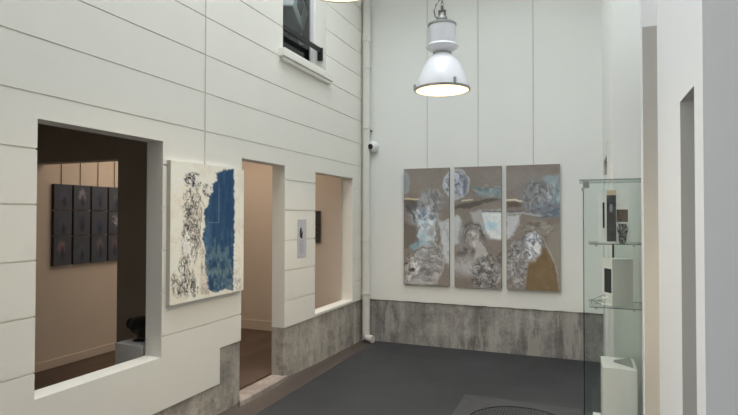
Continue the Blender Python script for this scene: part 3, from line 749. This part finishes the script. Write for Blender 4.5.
MB().box((0.12, -0.15, -0.07), (0.128, 0.02, 0.09), 0, tilt).build('grille', M['wedge'], t)
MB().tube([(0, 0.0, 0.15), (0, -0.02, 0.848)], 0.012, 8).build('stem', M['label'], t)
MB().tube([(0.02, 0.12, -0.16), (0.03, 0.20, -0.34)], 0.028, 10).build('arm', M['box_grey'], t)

# unseen window added beside the viewer to brighten the right wall
w2 = thing('window_2', None, None, (W-0.09, -0.6, 0.25)); struct(w2, 'large shop window in the left wall beside the viewer')
fr = MB()
for y0, y1, z0, z1 in ((-1.7,-1.64,0,3),(1.64,1.7,0,3),(-0.03,0.03,0.06,2.94),(-1.64,1.64,0,0.06),(-1.64,1.64,2.94,3)):
    fr.box((-0.03, y0, z0), (0.03, y1, z1))
fr.build('window_frame', M['white_gloss'], w2, bevel=0.004)

# ------------------------------------------------------------------ pendant lamps
def lamp():
    t = thing('pendant_lamp', 'large white enamel pendant lamp hanging in front of the back wall', 'lamp', (-1.073, 4.3, 2.652), 'white enamel pendant lamps')
    prof = [(0.222,0.006),(0.218,0.04),(0.205,0.085),(0.186,0.13),(0.163,0.18),(0.138,0.225),(0.108,0.265),(0.083,0.287),(0.070,0.298)]
    inner = [(r-0.006, z-0.003) for r, z in prof][::-1]
    d = MB()
    n = 56; rings = []
    for r, z in prof + inner:
        rings.append([d.bm.verts.new((r*math.cos(2*PI*k/n), r*math.sin(2*PI*k/n), z)) for k in range(n)])
    for A, Bq in zip(rings, rings[1:]+rings[:1]):
        for k in range(n): d.bm.faces.new([A[k], A[(k+1)%n], Bq[(k+1)%n], Bq[k]])
    d.build('shade', M['enamel'], t, smooth=True)
    rim = MB(); pr = [(0.219,-0.008),(0.230,-0.006),(0.232,0.008),(0.222,0.012),(0.216,0.008)]
    rings = [[rim.bm.verts.new((r*math.cos(2*PI*k/n), r*math.sin(2*PI*k/n), z)) for k in range(n)] for r, z in pr]
    for A, Bq in zip(rings, rings[1:]+rings[:1]):
        for k in range(n): rim.bm.faces.new([A[k], A[(k+1)%n], Bq[(k+1)%n], Bq[k]])
    ro = rim.build('rim', M['steel'], t, smooth=True)
    for ang in (-168, -50, 70):
        a_ = math.radians(ang); m = Matrix.Rotation(a_, 4, 'Z')
        MB().box((0.214, -0.009, 0.0), (0.238, 0.009, 0.055), 0, m).build('clip', M['steel'], ro, bevel=0.003)
    MB().lathe([(0.217,-0.004),(0.217,0.001)], (0,0,0), 56).build('lens', M['lamp_lens'], t)
    MB().lathe([(0.070,0.296),(0.076,0.300),(0.076,0.312),(0.068,0.316)], (0,0,0), 36).build('neck_ring', M['steel'], t, smooth=True)
    MB().lathe([(0.070,0.314),(0.098,0.330),(0.128,0.352),(0.134,0.360),(0.130,0.366),(0.111,0.380)], (0,0,0), 48).build('skirt', M['enamel'], t, smooth=True)
    MB().lathe([(0.109,0.378),(0.112,0.384),(0.112,0.532)], (0,0,0), 48).build('gear_housing', M['enamel'], t, smooth=True)
    MB().lathe([(0.113,0.530),(0.118,0.534),(0.118,0.548),(0.108,0.556),(0.055,0.570),(0.045,0.578)], (0,0,0), 48).build('cap', M['steel'], t, smooth=True)
    bk = MB()
    bk.lathe([(0.042,0.576),(0.046,0.585),(0.040,0.610),(0.022,0.628)], (0,0,0), 24)
    bk.box((-0.030,-0.010,0.60), (-0.016,0.010,0.665)); bk.box((0.016,-0.010,0.60), (0.030,0.010,0.665)); bk.box((-0.030,-0.010,0.655), (0.030,0.010,0.668))
    bk.lathe([(0.012,0.665),(0.012,0.70),(0.007,0.705)], (0,0,0), 14)
    bk.build('bracket', M['dark_steel'], t, smooth=True)
    ch = MB()
    z = 0.70
    k = 0
    while z < 3.0:
        pts = []
        for q in range(13):
            a_ = 2*PI*q/12
            h, v = 0.009*math.cos(a_), 0.019*math.sin(a_)
            pts.append((h, 0, z+0.019+v) if k % 2 == 0 else (0, h, z+0.019+v))
        ch.tube(pts, 0.0028, 6); z += 0.030; k += 1
    ch.build('chain', M['dark_steel'], t, smooth=True)
    MB().tube([(-0.035,0,0.60),(-0.060,0,0.625),(-0.068,0,0.67),(-0.052,0,0.72),(-0.02,0.0,0.76),(-0.016,0,0.85),(-0.014,0,2.62)], 0.006, 8).build('power_cord', M['dark_steel'], t, smooth=True)
    return t
l1 = lamp()
l2 = copy_tree(l1)
l2.location = (-1.222, 2.6, 2.862)
tag(l2, 'white pendant lamp nearest the viewer, only its glowing rim showing at the top')

# ------------------------------------------------------------------ glass cabinet
CX, CY = 0.006, 3.80
cab = thing('glass_cabinet', 'tall clear glass display cabinet with two shelves, beside the white wall', 'display cabinet', (CX, CY, 0))
w, dp, h = 0.395, 0.35, 1.846
GM = [M['glass'], M['glass_edge']]
MB().box((0, 0, 0), (w, dp, 0.08)).build('base', M['white_gloss'], cab, bevel=0.003)
MB().box((0, 0.0075, 0.081), (0.006, dp-0.0075, h-0.007), 0, None, 1).build('side_pane', GM, cab)
MB().box((w-0.006, 0.0075, 0.081), (w, dp-0.0075, h-0.007), 0, None, 1).build('side_pane', GM, cab)
MB().box((0, dp-0.006, 0.081), (w, dp, h-0.007), 0, None, 1).build('back_pane', GM, cab)
dr = MB().box((0.001, 0, 0.081), (w-0.001, 0.006, h-0.007), 0, None, 1).build('door', GM, cab)
MB().box((-0.022, -0.004, h-0.005), (w, dp, h+0.002), 0, None, 1).build('top_pane', GM, cab)
hg = MB(); hg.box((0.002, -0.003, h-0.055), (0.040, 0.0, h-0.012)); hg.lathe([(0.009,0),(0.009,0.02)], (0.0, -0.012, h-0.075), 14); hg.box((0.012, 0.006, h-0.05), (0.034, 0.014, h-0.014))
hg.build('hinge', M['steel'], dr)
for z in (1.421, 1.004):
    s = MB().box((0.036, 0.012, z-0.003), (w-0.008, dp-0.008, z+0.003), 0, None, 1).build('shelf', GM, cab)
    for cx in (0.08, w-0.09):
        MB().lathe([(0.008, 0), (0.008, 0.012)], (cx, 0.04, z-0.017), 14).build('shelf_clip', M['steel'], s)

S1, S2, BS = 1.4245, 1.0075, 0.0805
def card(name, label, cat, x0, x1, y, z0, h, parts, th=0.004, lean=0.0, mat=None, rz=0):
    t = thing(name, label, cat, (x0, y, z0), None, rz)
    MB().box((0, 0, 0), (x1-x0, th, h)).build('card', mat or M['label'], t)
    for nm, m, a, b, c, d in parts:
        MB().box((a, -0.0012, c), (b, 0, d)).build(nm, m, t)
    return t
card('folded_card', 'white card with one thin black upright bar, left end of the upper shelf', 'card', 0.104, 0.152, 3.99, S1, 0.355,
     [('black_bar', M['ink'], 0.028, 0.040, 0.10, 0.275)])
card('tall_booklet', 'tall narrow booklet with a dark photograph under a beige top, on the upper shelf', 'booklet', 0.150, 0.213, 3.93, S1, 0.36,
     [('photograph', M['photo_dark'], 0.005, 0.063, 0.010, 0.322), ('beige_top', M['tan'], 0.005, 0.063, 0.322, 0.356)])
card('picture_card', 'white card with a small brown picture, behind the black vase', 'card', 0.2165, 0.296, 3.96, S1, 0.364,
     [('brown_picture', M['photo_brown'], 0.0, 0.070, 0.142, 0.226)])
fg = MB(); fg.face([(0.182+0.011*math.cos(2*PI*k/14), 3.9285, S1+0.235+0.03*math.sin(2*PI*k/14)) for k in range(14)])
fg.face([(0.182+0.016*math.cos(2*PI*k/14), 3.9286, S1+0.175+0.045*math.sin(2*PI*k/14)) for k in range(14)], 1)
fo = fg.build('pale_figure', [M['wedge'], M['brown']])
tb = bpy.data.objects['tall_booklet']; fo.parent = tb; fo.matrix_parent_inverse = Matrix.Translation((-0.150, -3.93, -S1))
t = thing('vase', 'small mottled black vase on the upper shelf', 'vase', (0.249, 3.895, S1))
MB().lathe([(0.017,0),(0.020,0.004),(0.024,0.03),(0.027,0.075),(0.026,0.105),(0.022,0.118),(0.026,0.130),(0.024,0.131),(0.018,0.118),(0.005,0.10)], (0,0,0), 28).build('body', M['vase'], t, smooth=True)
for sx in (-1, 1):
    MB().tube([(sx*0.022, 0, 0.118), (sx*0.032, 0, 0.105), (sx*0.031, 0, 0.085), (sx*0.026, 0, 0.07)], 0.003, 8).build('handle', M['vase'], t, smooth=True)
tag(MB().box((0.196, 4.11, S2+0.001), (0.209, 4.125, S1-0.012)).build('black_rod', M['black_metal']), 'thin black rod standing behind the grey box on the lower shelf', 'rod')

ang = math.atan2(0.07, 0.132)
t = thing('box', 'pale grey box with a black picture on its white side, on the lower shelf', 'box', (0.185, 3.868, S2), None, ang)
bx = MB(); bx.box((0, 0, 0), (0.145, 0.122, 0.312)); bo = bx.build('body', M['box_grey'], t, bevel=0.001)
MB().box((-0.0012, 0.001, 0.0), (0.0, 0.121, 0.312)).build('white_side', M['label'], t)
MB().box((-0.0022, 0.010, 0.085), (-0.0012, 0.095, 0.245)).build('black_picture', M['ink'], t)
t = thing('wire_ornament', 'black wire ornament with small pale beads in front of the grey box', 'ornament', (0.09, 3.875, S2))
wz = MB()
wz.tube([(-0.035,0,0.033),(0.0,0.0,0.052),(0.045,-0.01,0.075)], 0.0018, 6); wz.tube([(-0.035,0,0.033),(0.0,0.0,0.016),(0.045,-0.01,0.002)], 0.0018, 6)
wz.tube([(0.045,-0.01,0.002),(0.050,0.0,0.04),(0.045,-0.01,0.075)], 0.0016, 6); wz.tube([(-0.01,0.03,0.002),(0.02,0.02,0.045),(0.06,0.02,0.002)], 0.0016, 6)
wz.tube([(-0.035,0,0.033),(-0.03,0.01,0.002)], 0.0016, 6)
wz.build('wire', M['black_metal'], t, smooth=True)
for bx_, by_, bz_ in ((0.035,-0.012,0.012),(0.055,-0.012,0.012),(0.045,-0.015,0.05),(0.062,-0.01,0.055),(0.072,-0.02,0.014)):
    MB().lathe([(0.002,-0.010),(0.009,-0.005),(0.010,0.0),(0.009,0.005),(0.002,0.010)], (bx_, by_, bz_), 12).build('bead', M['label'], t, smooth=True)
tag(MB().box((0.118, 3.825, BS), (0.327, 4.13, 0.612)).build('white_block', M['white_gloss'], bevel=0.002), 'tall white block standing inside the glass cabinet below the shelves', 'block')
tag(MB().box((0.062, 3.83, BS), (0.112, 3.95, 0.27)).build('white_block', M['white_gloss'], bevel=0.002), 'low pale block at the left of the tall white block in the glass cabinet', 'block')
t = MB(); t.prism([(0.195, 3.99), (0.305, 3.87), (0.305, 4.10)], 0.6125, 0.625)  # flat triangle drawn where a dark shadow lies
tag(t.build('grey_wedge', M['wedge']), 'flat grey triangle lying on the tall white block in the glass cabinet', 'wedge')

# ------------------------------------------------------------------ iron cover in the floor
t = thing('manhole_cover', 'ribbed iron cover in a square frame set in the dark floor', 'manhole cover', (-0.45, 4.22, 0.0))
fm = MB(); n = 64; R1 = 0.40
sq = []
for k in range(n):
    a_ = 2*PI*k/n; c_, s_ = math.cos(a_), math.sin(a_); q = 0.485/max(abs(c_), abs(s_))
    sq.append((q*c_-0.045, q*s_+0.065))
inn = [(R1*math.cos(2*PI*k/n), R1*math.sin(2*PI*k/n)) for k in range(n)]
a1 = [fm.bm.verts.new((x, y, 0.006)) for x, y in sq]; b1 = [fm.bm.verts.new((x, y, 0.010)) for x, y in inn]
a0 = [fm.bm.verts.new((x*1.01, y*1.01, 0.0005)) for x, y in sq]; b0 = [fm.bm.verts.new((x, y, 0.001)) for x, y in inn]
for k in range(n):
    j = (k+1) % n
    fm.bm.faces.new([a1[k], a1[j], b1[j], b1[k]]); fm.bm.faces.new([a0[k], a0[j], a1[j], a1[k]]); fm.bm.faces.new([b1[k], b1[j], b0[j], b0[k]])
fm.build('frame', M['plate'], t)
lid = MB(); lid.lathe([(0.385, 0.0008), (0.385, 0.002)], (0,0,0), 64, 1)
for i in range(-16, 17):
    x = i*0.0232; L_ = math.sqrt(max(0.0, 0.38**2-x*x))
    if L_ > 0.03: lid.box((x-0.0075, -L_, 0.002), (x+0.0075, L_, 0.009), 0)
lid.build('lid', [M['plate'], M['plate_dark']], t)

# ------------------------------------------------------------------ light
def area(name, loc, sx, sy, power, col, rot=(0,0,0)):
    L = bpy.data.lights.new(name, 'AREA'); L.shape = 'RECTANGLE'; L.size = sx; L.size_y = sy
    L.energy = power; L.color = col
    o = bpy.data.objects.new(name, L); C.objects.link(o); o.location = loc; o.rotation_euler = rot
    return o
area('skylight', ((SKY_X0+SKY_X1)/2, (SKY_Y0+SKY_Y1)/2, HT-0.02), SKY_X1-SKY_X0, SKY_Y1-SKY_Y0, SKY_P, (0.95, 0.985, 1.02))
area('shop_window', (W-T-0.25, -0.6, 1.75), 3.0, 3.3, SIDE_P, (1.0, 0.99, 0.975), (0, math.radians(-90), 0))  # unseen light added outside the left wall to brighten the right wall
area('gallery_light', (-3.9, 4.75, 2.56), 1.3, 1.8, 19, (1.0, 0.80, 0.62))
area('upper_room_light', (-3.0, 4.15, 4.6), 0.3, 0.3, 6, (1.0, 0.98, 0.95), (math.radians(35), 0, 0))  # unseen lamp added to brighten the white box behind the pane
area('slot_lamp', (0.9, 3.3, 1.2), 0.3, 0.3, 18.0, (1.0, 0.80, 0.55), (math.radians(-60), 0, 0))
for i, l in enumerate((l1, l2)):
    P = bpy.data.lights.new('lamp_glow', 'SPOT'); P.energy = LAMP_P; P.color = (1.0, 0.78, 0.5); P.spot_size = math.radians(150); P.spot_blend = 0.6; P.shadow_soft_size = 0.15
    o = bpy.data.objects.new('lamp_glow', P); C.objects.link(o); o.location = l.location + Vector((0, 0, -0.03))

wd = bpy.data.worlds.new('world'); SC.world = wd; wd.use_nodes = True
bg = wd.node_tree.nodes['Background']; bg.inputs[0].default_value = (0.8, 0.85, 0.9, 1); bg.inputs[1].default_value = 0.3

# ------------------------------------------------------------------ camera
cam = bpy.data.cameras.new('camera'); co = bpy.data.objects.new('camera', cam); C.objects.link(co)
cam.sensor_width = 36; cam.lens = 25.87; cam.clip_start = 0.05
r = Vector((0.92796673, 0.37266004, 0.00149978)); u = Vector((0.00498065, -0.01642632, 0.99985267)); f = Vector((-0.37262977, 0.92782254, 0.01709917))
co.matrix_world = Matrix(((r.x, u.x, -f.x, 0), (r.y, u.y, -f.y, 0), (r.z, u.z, -f.z, 1.6), (0, 0, 0, 1)))
SC.camera = co
SC.view_settings.view_transform = 'Standard'; SC.view_settings.look = 'None'
SC.view_settings.gamma = 1; SC.view_settings.exposure = 0.0; SC.view_settings.use_curve_mapping = False
SC.cycles.use_denoising = True
SC.cycles.max_bounces = 12; SC.cycles.diffuse_bounces = 8; SC.cycles.transparent_max_bounces = 24
